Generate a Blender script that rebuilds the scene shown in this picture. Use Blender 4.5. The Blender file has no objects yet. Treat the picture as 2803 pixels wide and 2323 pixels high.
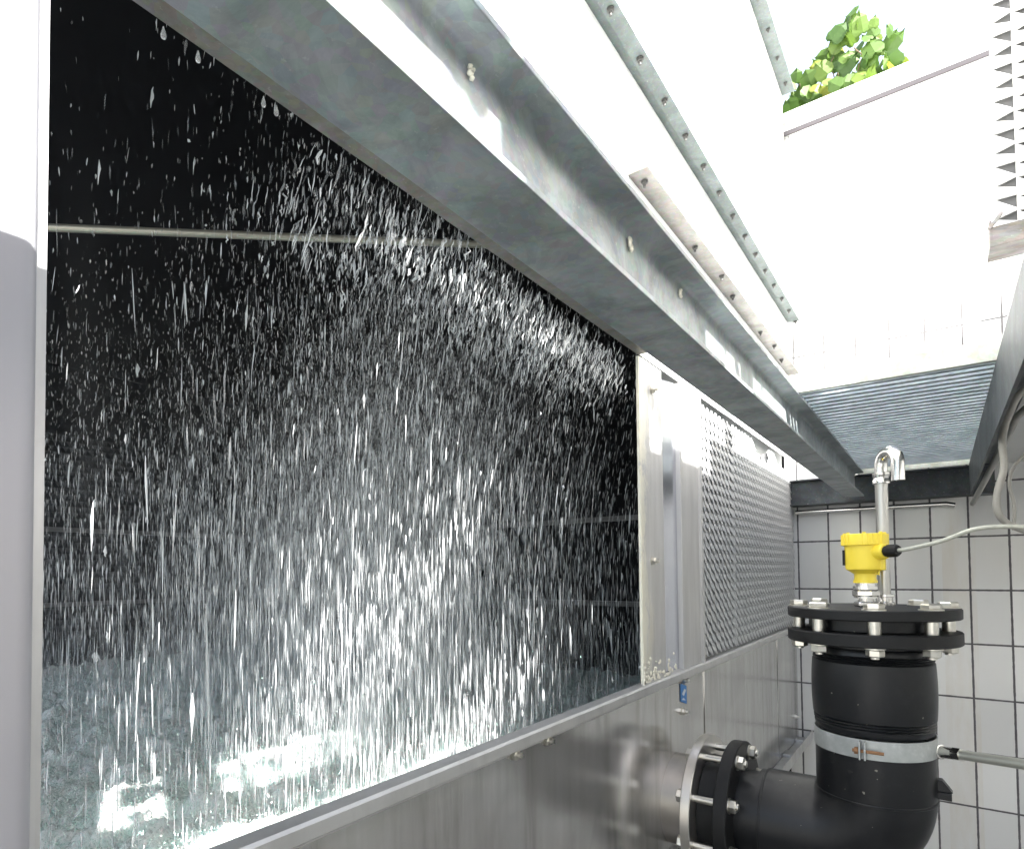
import bpy, bmesh, math, random
import numpy as np
from mathutils import Vector, Matrix, noise as mnoise

# ------------------------------------------------------------------ camera, world, sun, exposure
scene = bpy.context.scene
col = scene.collection
R = math.radians
ZO = 1.6                                   # eye height: all shapes below are given relative to the eye
F_PX, W_PX = 1673.8, 2803.0
cd = bpy.data.cameras.new('camera')
cam = bpy.data.objects.new('camera', cd)
col.objects.link(cam)
cd.sensor_fit = 'HORIZONTAL'
cd.sensor_width = 36.0
cd.lens = 36.0 * F_PX / W_PX
cd.shift_x = 82.2 / W_PX
cd.shift_y = 353.8 / W_PX
cd.clip_start = 0.02
cd.clip_end = 400
yaw, pitch, roll = R(36.907), R(1.667), R(0.508)
cam.matrix_world = (Matrix.Translation((0, 0, ZO)) @ Matrix.Rotation(yaw, 4, 'Z')
                    @ Matrix.Rotation(math.pi / 2 + pitch, 4, 'X') @ Matrix.Rotation(-roll, 4, 'Z'))
scene.camera = cam

SUN_EL = R(38.0)
sun_from = Vector((0.918 * math.cos(SUN_EL), -0.396 * math.cos(SUN_EL), math.sin(SUN_EL)))
world = bpy.data.worlds.new("World")
scene.world = world
world.use_nodes = True
wn = world.node_tree
bg = wn.nodes['Background']
sky = wn.nodes.new('ShaderNodeTexSky')
sky.sky_type = 'NISHITA'
sky.sun_disc = False
sky.sun_elevation = SUN_EL
sky.sun_rotation = math.atan2(0.918, -0.396)
sky.dust_density = 3.0
sky.ozone_density = 1.0
sky.air_density = 1.0
# bright thin cloud veil over the blue
wtc = wn.nodes.new('ShaderNodeTexCoord')
wno = wn.nodes.new('ShaderNodeTexNoise')
wno.inputs['Scale'].default_value = 2.2
wno.inputs['Detail'].default_value = 6
wn.links.new(wtc.outputs['Generated'], wno.inputs['Vector'])
wrp = wn.nodes.new('ShaderNodeValToRGB')
wrp.color_ramp.elements[0].position = .25
wrp.color_ramp.elements[0].color = (1.0, .95, .88, 1)
wrp.color_ramp.elements[1].position = .75
wrp.color_ramp.elements[1].color = (1.75, 1.65, 1.5, 1)
wn.links.new(wno.outputs['Fac'], wrp.inputs[0])
wadd = wn.nodes.new('ShaderNodeMix')
wadd.data_type = 'RGBA'
wadd.blend_type = 'ADD'
wadd.inputs[0].default_value = 1
wn.links.new(sky.outputs[0], wadd.inputs[6])
wn.links.new(wrp.outputs[0], wadd.inputs[7])
wn.links.new(wadd.outputs[2], bg.inputs[0])
bg.inputs[1].default_value = 0.10
sl = bpy.data.lights.new('sun', 'SUN')
sl.energy = 5.0
sl.angle = R(0.5)
sl.color = (1.0, 0.985, 0.95)
sun = bpy.data.objects.new('sun', sl)
col.objects.link(sun)
sun.location = (4, -3, 6)
sun.rotation_euler = (-sun_from).to_track_quat('-Z', 'Y').to_euler()
scene.view_settings.view_transform = 'Standard'
scene.view_settings.look = 'None'
scene.view_settings.gamma = 1
scene.view_settings.exposure = 2.3
scene.cycles.use_denoising = True
scene.cycles.max_bounces = 8
scene.cycles.diffuse_bounces = 5
scene.cycles.glossy_bounces = 4
scene.cycles.transmission_bounces = 4
scene.cycles.transparent_max_bounces = 24
scene.cycles.sample_clamp_indirect = 6.0

random.seed(7)
rng = np.random.default_rng(11)


# ------------------------------------------------------------------ materials
class NT:
    def __init__(s, name):
        s.m = bpy.data.materials.new(name)
        s.m.use_nodes = True
        s.t = s.m.node_tree
        s.b = s.t.nodes['Principled BSDF']
        s.out = s.t.nodes['Material Output']

    def n(s, typ, **kw):
        nd = s.t.nodes.new(typ)
        for k, v in kw.items():
            setattr(nd, k, v)
        return nd

    def l(s, a, b):
        s.t.links.new(a, b)

    def coord(s, scale=(1, 1, 1), kind='Object'):
        tc = s.n('ShaderNodeTexCoord')
        mp = s.n('ShaderNodeMapping')
        mp.inputs['Scale'].default_value = scale
        s.l(tc.outputs[kind], mp.inputs[0])
        return mp.outputs[0]

    def noise(s, scale, detail=5, rough=.6, vec=None, dist=0.0):
        nd = s.n('ShaderNodeTexNoise')
        nd.inputs['Scale'].default_value = scale
        nd.inputs['Detail'].default_value = detail
        nd.inputs['Roughness'].default_value = rough
        nd.inputs['Distortion'].default_value = dist
        if vec is not None:
            s.l(vec, nd.inputs['Vector'])
        return nd.outputs['Fac']

    def ramp(s, fac, stops):
        nd = s.n('ShaderNodeValToRGB')
        e = nd.color_ramp.elements
        while len(e) < len(stops):
            e.new(0.5)
        for el, (p, c) in zip(e, stops):
            el.position = p
            el.color = (*c, 1) if len(c) == 3 else c
        s.l(fac, nd.inputs[0])
        return nd.outputs[0]

    def math(s, op, a, b=None, clamp=False):
        nd = s.n('ShaderNodeMath', operation=op)
        nd.use_clamp = clamp
        for i, v in enumerate((a, b)):
            if v is None:
                continue
            if isinstance(v, (int, float)):
                nd.inputs[i].default_value = v
            else:
                s.l(v, nd.inputs[i])
        return nd.outputs[0]

    def mix(s, fac, a, b, mode='MIX'):
        nd = s.n('ShaderNodeMix', data_type='RGBA', blend_type=mode)
        if isinstance(fac, (int, float)):
            nd.inputs[0].default_value = fac
        else:
            s.l(fac, nd.inputs[0])
        for i, v in ((6, a), (7, b)):
            if isinstance(v, tuple):
                nd.inputs[i].default_value = (*v, 1)
            else:
                s.l(v, nd.inputs[i])
        return nd.outputs[2]

    def bump(s, h, strength=.3, dist=.002):
        nd = s.n('ShaderNodeBump')
        nd.inputs['Strength'].default_value = strength
        nd.inputs['Distance'].default_value = dist
        s.l(h, nd.inputs['Height'])
        s.l(nd.outputs[0], s.b.inputs['Normal'])

    def set(s, **kw):
        for k, v in kw.items():
            inp = s.b.inputs[k.replace('_', ' ')]
            if isinstance(v, (int, float)):
                inp.default_value = v
            elif isinstance(v, tuple):
                inp.default_value = (*v, 1)
            else:
                s.l(v, inp)
        return s.m


def g(v):
    return (v, v, v)


def m_galv(name, dark=(.15, .17, .172), light=(.40, .44, .44), rough=.5, scale=14, stretch=(1, 1, 1), rust=.0, metal=.35):
    t = NT(name)
    v = t.coord(stretch)
    a = t.noise(scale, 8, .65, v, .6)
    c = t.ramp(a, [(.38, dark), (.5, tuple((x + y) / 2 for x, y in zip(dark, light))), (.62, light)])
    sp = t.n('ShaderNodeTexVoronoi')
    sp.inputs['Scale'].default_value = scale * 9
    t.l(v, sp.inputs['Vector'])
    c = t.mix(.13, c, sp.outputs['Color'], 'SOFT_LIGHT')
    c = t.mix(t.math('MULTIPLY', t.ramp(t.noise(scale * .35, 6, .7, v, 1.0), [(.46, g(0)), (.70, g(1))]), .18), c, tuple(x * .6 for x in dark))
    fine = t.noise(scale * 11, 4, .7, v)
    c = t.mix(t.math('MULTIPLY', t.ramp(fine, [(.62, g(0)), (.74, g(1))]), .4), c, (.62, .64, .62))
    if rust:
        r = t.ramp(t.noise(scale * 2.3, 9, .75, v), [(.60, g(0)), (.72, g(1))])
        c = t.mix(t.math('MULTIPLY', r, rust), c, (.20, .13, .09))
    t.bump(a, .25, .003)
    return t.set(Base_Color=c, Roughness=rough, Metallic=metal)


def m_steel(name, base=(.62, .62, .61), rough=.28, stain=.5):
    t = NT(name)
    v = t.coord((1, 1, .10))
    streak = t.noise(26, 6, .6, v, .2)
    v2 = t.coord()
    blot = t.noise(5, 6, .6, v2, .8)
    c = t.mix(t.math('MULTIPLY', t.ramp(streak, [(.45, g(0)), (.7, g(1))]), stain), base, tuple(x * .62 for x in base))
    c = t.mix(t.math('MULTIPLY', t.ramp(blot, [(.5, g(0)), (.75, g(1))]), stain * .6), c, (.42, .40, .36))
    r = t.n('ShaderNodeMapRange')
    r.inputs[3].default_value = rough * .8
    r.inputs[4].default_value = rough * 1.6
    t.l(blot, r.inputs[0])
    t.bump(t.noise(3.5, 2, .4, v2), .12, .01)
    return t.set(Base_Color=c, Roughness=r.outputs[0], Metallic=1.0)


def m_plain(name, c, rough=.5, metal=0.0, var=.12, scale=30, spec=.5, bump=.05):
    t = NT(name)
    v = t.coord()
    a = t.noise(scale, 5, .6, v)
    cc = t.mix(a, tuple(x * (1 - var) for x in c), tuple(min(1, x * (1 + var)) for x in c))
    if bump:
        t.bump(a, bump, .002)
    t.b.inputs['Specular IOR Level'].default_value = spec
    return t.set(Base_Color=cc, Roughness=rough, Metallic=metal)


M = {}
M['galv'] = m_galv('galvanised_steel', (.24, .265, .27), (.41, .44, .445), rust=.25)
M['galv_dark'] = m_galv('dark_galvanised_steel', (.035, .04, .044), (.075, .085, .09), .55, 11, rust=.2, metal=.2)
M['galv_flange'] = m_galv('galvanised_flange', (.10, .125, .12), (.155, .185, .18), .5, 20, metal=.1)
M['galv_frame'] = m_galv('grating_frame_zinc', (.42, .44, .38), (.58, .60, .54), .55, 22, metal=.1)
M['strip'] = m_galv('weathered_strip', (.20, .19, .17), (.29, .28, .26), .5, 16, rust=.15)
M['steel'] = m_steel('stainless_steel')
M['stainless_bright'] = m_plain('polished_steel', (.72, .71, .68), .16, 1.0, .06, 20, bump=.03)
M['bolt'] = m_plain('zinc_bolt', (.66, .64, .58), .3, 1.0, .25, 90)
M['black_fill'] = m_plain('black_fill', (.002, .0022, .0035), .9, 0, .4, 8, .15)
M['rubber'] = m_plain('black_rubber', (.009, .009, .009), .55, 0, .4, 60, .35)
M['glue_white'] = m_plain('white_residue', (.72, .70, .60), .8, 0, .3, 60)
M['grate'] = m_galv('grating_bars', (.34, .39, .43), (.52, .58, .62), .45, 18, metal=.3)
M['cable'] = m_plain('cable_sheath', (.30, .29, .26), .5, 0, .2, 70)
M['conduit'] = m_plain('grey_conduit', (.34, .33, .30), .5, 0, .25, 30)
M['yellow'] = m_plain('yellow_housing', (.93, .72, .06), .38, 0, .06, 40, bump=.08)
M['blue'] = m_plain('blue_sticker', (.05, .22, .55), .5, 0, .2, 120)
M['white_mark'] = m_plain('white_print', (.7, .75, .8), .5, 0, .05, 60)
M['ground'] = m_plain('concrete_floor', (.26, .255, .24), .85, 0, .3, 6)
M['white_plastic'] = m_plain('white_plastic', (.74, .74, .72), .45, 0, .05, 12)


def m_casing():
    t = NT('white_coated_sheet')
    v = t.coord((1, 1, .2))
    a = t.noise(9, 6, .6, v)
    c = t.ramp(a, [(.3, (.74, .75, .75)), (.7, (.80, .81, .81))])
    return t.set(Base_Color=c, Roughness=.45)


M['casing'] = m_casing()


def m_tiles():
    t = NT('white_glazed_tiles')
    tc = t.n('ShaderNodeTexCoord')
    sx = t.n('ShaderNodeSeparateXYZ')
    t.l(tc.outputs['Object'], sx.inputs[0])
    tw, th = .11417, .19862
    # object origin sits on a joint crossing
    u = t.math('DIVIDE', sx.outputs[0], tw)
    v = t.math('DIVIDE', sx.outputs[2], th)

    def joint(val, half):
        fr = t.math('FRACT', t.math('ADD', val, 100.5))
        d = t.math('ABSOLUTE', t.math('SUBTRACT', fr, .5))
        return t.math('LESS_THAN', d, half)
    wob = t.noise(40, 3, .5, tc.outputs['Object'])
    hu = t.math('MULTIPLY', t.math('ADD', wob, .6), .026)
    hv = t.math('MULTIPLY', t.math('ADD', wob, .6), .0150)
    jn = t.math('MAXIMUM', joint(u, hu), joint(v, hv))
    idc = t.n('ShaderNodeCombineXYZ')
    t.l(t.math('FLOOR', u), idc.inputs[0])
    t.l(t.math('FLOOR', v), idc.inputs[1])
    wn_ = t.n('ShaderNodeTexWhiteNoise')
    t.l(idc.outputs[0], wn_.inputs[0])
    base = t.mix(wn_.outputs[0], (.62, .62, .605), (.74, .74, .72))
    dirt = t.ramp(t.noise(9, 8, .7, t.coord((1, 1, .35))), [(.5, g(0)), (.8, g(1))])
    base = t.mix(t.math('MULTIPLY', dirt, .13), base, (.52, .50, .43))
    # yellowish rust run close to the joint under the beam end
    dx = t.math('ABSOLUTE', t.math('SUBTRACT', sx.outputs[0], .425))
    run = t.math('MULTIPLY', t.math('LESS_THAN', dx, .05),
                 t.ramp(t.noise(14, 6, .7, t.coord((1, 1, .2))), [(.40, g(0)), (.62, g(1))]))
    base = t.mix(t.math('MULTIPLY', run, .2), base, (.50, .40, .24))
    joint_glare = t.ramp(t.math('SUBTRACT', sx.outputs[2], .30), [(0, (.095, .09, .095)), (.55, (.11, .105, .105)), (.85, (.40, .39, .39))])  # joint colour lightened with height to imitate glare on the sunlit upper wall
    c = t.mix(jn, base, joint_glare)
    rr = t.n('ShaderNodeMapRange')
    rr.inputs[3].default_value = .08
    rr.inputs[4].default_value = .8
    t.l(jn, rr.inputs[0])
    wave = t.noise(26, 2, .5, tc.outputs['Object'])
    h = t.math('ADD', t.math('MULTIPLY', wave, .35), t.math('MULTIPLY', jn, -1.5))
    h = t.math('ADD', h, t.math('MULTIPLY', wn_.outputs[0], .2))
    t.bump(h, .35, .0022)
    return t.set(Base_Color=c, Roughness=rr.outputs[0])


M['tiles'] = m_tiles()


def m_basin():
    t = NT('stained_stainless_sheet')
    v = t.coord((1, 1, .07))
    vo = t.coord()
    streak = t.noise(30, 7, .6, v, .3)
    fine = t.noise(110, 4, .6, v)
    blot = t.noise(4, 7, .6, vo, 1.2)
    c = t.ramp(streak, [(.38, (.66, .655, .64)), (.56, (.57, .56, .54)), (.74, (.38, .37, .345))])
    c = t.mix(t.math('MULTIPLY', t.ramp(blot, [(.46, g(0)), (.7, g(1))]), .35), c, (.33, .32, .30))
    c = t.mix(t.math('MULTIPLY', t.ramp(fine, [(.55, g(0)), (.68, g(1))]), .35), c, (.70, .70, .68))
    # dried water lines: two wavy tide marks
    sp = t.n('ShaderNodeSeparateXYZ')
    t.l(vo, sp.inputs[0])
    wob = t.noise(4.5, 2, .5, t.coord((0, 1, 0)))
    for z0, amp in ((-.405, .17), (-.52, .15)):
        zz = t.math('ADD', sp.outputs[2], t.math('MULTIPLY', t.math('SUBTRACT', wob, .5), amp))
        d = t.math('ABSOLUTE', t.math('SUBTRACT', zz, z0))
        ln = t.math('LESS_THAN', d, .0022)
        c = t.mix(t.math('MULTIPLY', ln, .5), c, (.20, .20, .19))
    # inverted-U drip outlines
    n9 = t.noise(5.5, 2, .4, t.coord((1, 1, .22)), .3)
    rim = t.ramp(t.math('ABSOLUTE', t.math('SUBTRACT', n9, .5)), [(.0, g(1)), (.014, g(0))])
    c = t.mix(t.math('MULTIPLY', rim, .22), c, (.24, .24, .23))
    r = t.n('ShaderNodeMapRange')
    r.inputs[3].default_value = .10
    r.inputs[4].default_value = .30
    t.l(blot, r.inputs[0])
    t.bump(t.noise(2.6, 2, .4, vo), .18, .02)
    return t.set(Base_Color=c, Roughness=r.outputs[0], Metallic=.78)


M['basin'] = m_basin()


def m_post(corroded=True):
    t = NT('limescaled_steel_post' if corroded else 'brushed_steel_post')
    v = t.coord((1, 1, .12))
    vo = t.coord()
    s1 = t.noise(34, 6, .6, v)
    c = t.ramp(s1, [(.3, (.38, .38, .37)), (.7, (.50, .50, .49))])
    if corroded:
        sp = t.n('ShaderNodeSeparateXYZ')
        t.l(vo, sp.inputs[0])
        edge = t.n('ShaderNodeMapRange')
        edge.inputs[1].default_value = 0.0
        edge.inputs[2].default_value = .075
        edge.inputs[3].default_value = 1
        edge.inputs[4].default_value = 0
        t.l(sp.outputs[1], edge.inputs[0])
        n1 = t.noise(16, 9, .75, t.coord((1, 1, .35)), .5)
        k = t.math('MULTIPLY', t.ramp(t.math('ADD', n1, t.math('MULTIPLY', edge.outputs[0], .22)), [(.58, g(0)), (.64, g(1))]), edge.outputs[0], True)
        c = t.mix(t.math('MULTIPLY', k, .9), c, (.70, .68, .56))
        n2 = t.noise(13, 8, .7, t.coord((1, 1, .3)))
        k2 = t.math('MULTIPLY', t.ramp(n2, [(.5, g(0)), (.62, g(1))]), edge.outputs[0], True)
        c = t.mix(t.math('MULTIPLY', k2, .6), c, (.42, .36, .22))
        t.bump(n1, .5, .004)
    return t.set(Base_Color=c, Roughness=.45, Metallic=.15)


M['post'] = m_post()
M['post_clean'] = m_post(False)


def m_black_pipe():
    t = NT('black_plastic_pipe')
    v = t.coord()
    a = t.noise(12, 6, .6, v)
    c = t.ramp(a, [(.3, (.0055, .006, .007)), (.7, (.011, .0115, .013))])
    sp = t.ramp(t.noise(95, 2, .5, v), [(.745, g(0)), (.76, g(1))])
    c = t.mix(t.math('MULTIPLY', sp, .6), c, (.38, .36, .30))
    du = t.ramp(t.noise(7, 9, .75, v), [(.52, g(0)), (.8, g(1))])
    c = t.mix(t.math('MULTIPLY', du, .22), c, (.14, .14, .13))
    scr = t.ramp(t.noise(60, 3, .6, t.coord((.06, .5, 1))), [(.70, g(0)), (.74, g(1))])
    c = t.mix(t.math('MULTIPLY', scr, .35), c, (.16, .16, .15))
    r = t.n('ShaderNodeMapRange')
    r.inputs[3].default_value = .22
    r.inputs[4].default_value = .50
    t.l(t.noise(18, 5, .6, v), r.inputs[0])
    t.bump(t.noise(120, 4, .6, v), .08, .001)
    t.b.inputs['Specular IOR Level'].default_value = .38
    return t.set(Base_Color=c, Roughness=r.outputs[0])


M['pipe'] = m_black_pipe()


def m_band():
    t = NT('galvanised_clamp')
    v = t.coord()
    a = t.noise(22, 7, .7, v)
    c = t.ramp(a, [(.3, (.34, .36, .345)), (.55, (.46, .48, .465)), (.75, (.66, .67, .655))])
    return t.set(Base_Color=c, Roughness=.42, Metallic=.35)


M['band'] = m_band()
M['rust'] = m_plain('rusty_bolt', (.30, .16, .08), .8, .2, .4, 90)


def m_water():
    t = NT('churned_green_water')
    v = t.coord()
    n1 = t.noise(16, 9, .74, v, 2.2)
    n2 = t.noise(3.4, 4, .6, v, .6)
    n3 = t.noise(60, 7, .75, v, 2.6)
    n4 = t.noise(170, 4, .7, v, 1.0)
    r1 = t.math('SUBTRACT', 1.0, t.math('MULTIPLY', t.math('ABSOLUTE', t.math('SUBTRACT', n1, .5)), 11.0), True)
    r3 = t.math('SUBTRACT', 1.0, t.math('MULTIPLY', t.math('ABSOLUTE', t.math('SUBTRACT', n3, .5)), 9.0), True)
    c = t.ramp(n3, [(.38, (.03, .15, .115)), (.48, (.24, .50, .43)), (.58, (.70, .88, .82))])
    c = t.mix(t.math('MULTIPLY', r1, .75), c, (.92, .97, .95))
    c = t.mix(t.math('MULTIPLY', r3, .55), c, (.95, .98, .97))
    c = t.mix(t.math('MULTIPLY', t.ramp(n4, [(.56, g(0)), (.64, g(1))]), .55), c, (.97, .99, .98))
    c = t.mix(t.math('MULTIPLY', t.ramp(n2, [(.46, g(0)), (.68, g(1))]), .50), c, (.84, .95, .91))
    t.bump(t.math('ADD', n3, t.math('MULTIPLY', n1, 1.2)), .9, .007)
    t.b.inputs['Subsurface Weight'].default_value = .5
    t.b.inputs['Subsurface Radius'].default_value = (.6, 1.0, .95)
    t.b.inputs['Subsurface Scale'].default_value = .12
    return t.set(Base_Color=c, Roughness=.16)


M['water'] = m_water()


def m_drops():
    # water does not absorb: each drop scatters light both ways, faint drops let more of it straight through
    t = NT('falling_water')
    rnd = t.n('ShaderNodeNewGeometry').outputs['Random Per Island']
    t.b.inputs['Base Color'].default_value = (.93, .95, .96, 1)
    t.b.inputs['Roughness'].default_value = .14
    t.b.inputs['Specular IOR Level'].default_value = .9
    tl = t.n('ShaderNodeBsdfTranslucent')
    tl.inputs[0].default_value = (.94, .96, .97, 1)
    m1 = t.n('ShaderNodeMixShader')
    m1.inputs[0].default_value = .35
    t.l(t.b.outputs[0], m1.inputs[1])
    t.l(tl.outputs[0], m1.inputs[2])
    tr = t.n('ShaderNodeBsdfTransparent')
    mx = t.n('ShaderNodeMixShader')
    t.l(t.ramp(rnd, [(0, g(.08)), (.5, g(.26)), (.80, g(.75)), (1, g(1))]), mx.inputs[0])
    t.l(tr.outputs[0], mx.inputs[1])
    t.l(m1.outputs[0], mx.inputs[2])
    t.l(mx.outputs[0], t.out.inputs[0])
    return t.m


M['drops'] = m_drops()


def m_froth():
    t = NT('white_froth')
    rnd = t.n('ShaderNodeNewGeometry').outputs['Random Per Island']
    t.l(t.ramp(rnd, [(0, (.38, .64, .56)), (.5, (.76, .92, .86)), (1, (.96, .99, .97))]), t.b.inputs['Base Color'])
    t.b.inputs['Roughness'].default_value = .25
    tr = t.n('ShaderNodeBsdfTranslucent')
    tr.inputs[0].default_value = (.9, .96, .94, 1)
    mx = t.n('ShaderNodeMixShader')
    mx.inputs[0].default_value = .35
    t.l(t.b.outputs[0], mx.inputs[1])
    t.l(tr.outputs[0], mx.inputs[2])
    t.l(mx.outputs[0], t.out.inputs[0])
    return t.m


M['froth'] = m_froth()


def m_clear():
    t = NT('clear_water_drop')
    return t.set(Base_Color=(.95, .97, .97), Roughness=.03, IOR=1.33, Transmission_Weight=.75)


M['clear'] = m_clear()


def m_leaf():
    t = NT('vine_leaf')
    v = t.coord()
    oi = t.n('ShaderNodeNewGeometry')
    c = t.ramp(oi.outputs['Random Per Island'], [(0, (.05, .115, .02)), (.5, (.085, .165, .022)), (.90, (.14, .22, .03)), (1, (.34, .33, .04))])
    c = t.mix(t.math('MULTIPLY', t.noise(60, 4, .6, v), .35), c, (.10, .16, .05))
    t.l(c, t.b.inputs['Base Color'])
    t.b.inputs['Roughness'].default_value = .5
    tl = t.n('ShaderNodeBsdfTranslucent')
    t.l(c, tl.inputs[0])
    mx = t.n('ShaderNodeMixShader')
    mx.inputs[0].default_value = .4
    t.l(t.b.outputs[0], mx.inputs[1])
    t.l(tl.outputs[0], mx.inputs[2])
    t.l(mx.outputs[0], t.out.inputs[0])
    return t.m


M['leaf'] = m_leaf()
M['stem'] = m_plain('vine_stem', (.16, .12, .07), .8)


# ------------------------------------------------------------------ mesh helpers
class MB:
    def __init__(s):
        s.v, s.f = [], []

    def add(s, vs, fs):
        o = len(s.v)
        s.v += [tuple(v) for v in vs]
        s.f += [tuple(i + o for i in f) for f in fs]
        return s

    def box(s, x0, x1, y0, y1, z0, z1):
        v = [(x, y, z) for x in (x0, x1) for y in (y0, y1) for z in (z0, z1)]
        return s.add(v, [(0, 1, 3, 2), (4, 6, 7, 5), (0, 4, 5, 1), (2, 3, 7, 6), (0, 2, 6, 4), (1, 5, 7, 3)])

    def prism(s, prof, y0, y1, axis='Y'):
        """profile of (x,z) run along y (or axis X: profile (y,z))"""
        n = len(prof)
        if axis == 'Y':
            vs = [(x, y0, z) for x, z in prof] + [(x, y1, z) for x, z in prof]
        elif axis == 'X':
            vs = [(y0, a, z) for a, z in prof] + [(y1, a, z) for a, z in prof]
        else:
            vs = [(a, b, y0) for a, b in prof] + [(a, b, y1) for a, b in prof]
        fs = [(i, (i + 1) % n, (i + 1) % n + n, i + n) for i in range(n)]
        return s.add(vs, fs + [tuple(range(n - 1, -1, -1)), tuple(range(n, 2 * n))])

    def tube(s, pts, rad, n=16, caps=True):
        pts = [Vector(p) for p in pts]
        rs = rad if isinstance(rad, (list, tuple)) else [rad] * len(pts)
        vs, fs = [], []
        ref = None
        for i, p in enumerate(pts):
            a = pts[max(i - 1, 0)]
            b = pts[min(i + 1, len(pts) - 1)]
            d = (b - a).normalized()
            if ref is None:
                ref = d.orthogonal().normalized()
            ref = (ref - d * ref.dot(d)).normalized()
            bi = d.cross(ref)
            for k in range(n):
                t = 2 * math.pi * k / n
                vs.append(p + (ref * math.cos(t) + bi * math.sin(t)) * rs[i])
        for i in range(len(pts) - 1):
            for k in range(n):
                k2 = (k + 1) % n
                fs.append((i * n + k, i * n + k2, (i + 1) * n + k2, (i + 1) * n + k))
        if caps:
            fs.append(tuple(range(n - 1, -1, -1)))
            fs.append(tuple(range((len(pts) - 1) * n, len(pts) * n)))
        return s.add(vs, fs)

    def lathe(s, prof, c, axis='Z', n=48, closed=False):
        """prof list of (r, h) along axis from c"""
        vs, fs = [], []
        for r, h in prof:
            for k in range(n):
                t = 2 * math.pi * k / n
                a, b = r * math.cos(t), r * math.sin(t)
                if axis == 'Z':
                    vs.append((c[0] + a, c[1] + b, c[2] + h))
                elif axis == 'X':
                    vs.append((c[0] + h, c[1] + a, c[2] + b))
                else:
                    vs.append((c[0] + b, c[1] + h, c[2] + a))
        m = len(prof)
        rng_ = range(m) if closed else range(m - 1)
        for i in rng_:
            j = (i + 1) % m
            for k in range(n):
                k2 = (k + 1) % n
                fs.append((i * n + k, i * n + k2, j * n + k2, j * n + k))
        if not closed:
            fs.append(tuple(range(n - 1, -1, -1)))
            fs.append(tuple(range((m - 1) * n, m * n)))
        return s.add(vs, fs)

    def hexa(s, c, r, h, axis='Z', rot=0.0):
        ch = r * .12
        n = 6
        prof = [(r - ch, 0), (r, ch), (r, h - ch), (r - ch, h)]
        vs, fs = [], []
        for rr, hh in prof:
            for k in range(n):
                t = rot + 2 * math.pi * k / n
                a, b = rr * math.cos(t), rr * math.sin(t)
                vs.append((c[0] + a, c[1] + b, c[2] + hh) if axis == 'Z' else
                          ((c[0] + hh, c[1] + a, c[2] + b) if axis == 'X' else (c[0] + b, c[1] + hh, c[2] + a)))
        for i in range(3):
            for k in range(n):
                k2 = (k + 1) % n
                fs.append((i * n + k, i * n + k2, (i + 1) * n + k2, (i + 1) * n + k))
        fs.append(tuple(range(n - 1, -1, -1)))
        fs.append(tuple(range(3 * n, 4 * n)))
        return s.add(vs, fs)

    def build(s, name, mat, parent=None, origin=None, smooth=False, bevel=0.0, fixn=True, label=None):
        L = Vector(origin) if origin is not None else (Vector(parent['_L']) if parent is not None else Vector((0, 0, 0)))
        me = bpy.data.meshes.new(name)
        me.from_pydata([(x - L.x, y - L.y, z - L.z) for x, y, z in s.v], [], s.f)
        if fixn:
            bm = bmesh.new()
            bm.from_mesh(me)
            bmesh.ops.recalc_face_normals(bm, faces=bm.faces)
            bm.to_mesh(me)
            bm.free()
        if smooth:
            me.polygons.foreach_set('use_smooth', [True] * len(me.polygons))
            me.set_sharp_from_angle(angle=R(38))
        me.materials.append(mat)
        o = bpy.data.objects.new(name, me)
        col.objects.link(o)
        if parent is not None:
            o.parent = parent
            P = Vector(parent['_L'])
            o.location = L - P
        else:
            o.location = L + Vector((0, 0, ZO))
        o['_L'] = tuple(L)
        if bevel:
            bv = o.modifiers.new('bevel', 'BEVEL')
            bv.width = bevel
            bv.segments = 2
            bv.limit_method = 'ANGLE'
        if label:
            o['label'] = label
        return o


def tag(o, label=None, cat=None, group=None, kind=None):
    if label:
        o['label'] = label
    if cat:
        o['category'] = cat
    if group:
        o['group'] = group
    if kind:
        o['kind'] = kind
    return o


def thing(name, loc, label, cat, group=None):
    o = bpy.data.objects.new(name, None)
    col.objects.link(o)
    o.empty_display_size = .05
    o.location = Vector(loc) + Vector((0, 0, ZO))
    o['_L'] = tuple(loc)
    return tag(o, label, cat, group)


def np_mesh(name, V, F, mat, origin=(0, 0, 0), parent=None, smooth=False):
    me = bpy.data.meshes.new(name)
    V = np.asarray(V, np.float32) - np.asarray(origin, np.float32)
    F = np.asarray(F, np.int32)
    k = F.shape[1]
    me.vertices.add(len(V))
    me.vertices.foreach_set('co', V.ravel())
    me.loops.add(F.size)
    me.loops.foreach_set('vertex_index', F.ravel())
    me.polygons.add(len(F))
    me.polygons.foreach_set('loop_start', np.arange(len(F), dtype=np.int32) * k)
    if smooth:
        me.polygons.foreach_set('use_smooth', np.ones(len(F), bool))
    me.update(calc_edges=True)
    me.validate()
    me.materials.append(mat)
    o = bpy.data.objects.new(name, me)
    col.objects.link(o)
    if parent is None:
        o.location = (origin[0], origin[1], origin[2] + ZO)
    else:
        o.parent = parent
        o.location = Vector(origin) - Vector(parent['_L'])
    o['_L'] = tuple(origin)
    return o


# ------------------------------------------------------------------ setting: floor and walls
WX = -0.5                     # plane of basin side and opening
WY = 2.9                      # tiled wall
WATER = -0.52
fl = MB()
fl.add([(-60, -60, -1.35), (60, -60, -1.35), (60, 60, -1.35), (-60, 60, -1.35)], [(0, 1, 2, 3)])
tag(fl.build('ground', M['ground'], origin=(0, 0, -1.35)), 'concrete floor of the plant yard', kind='structure')

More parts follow.
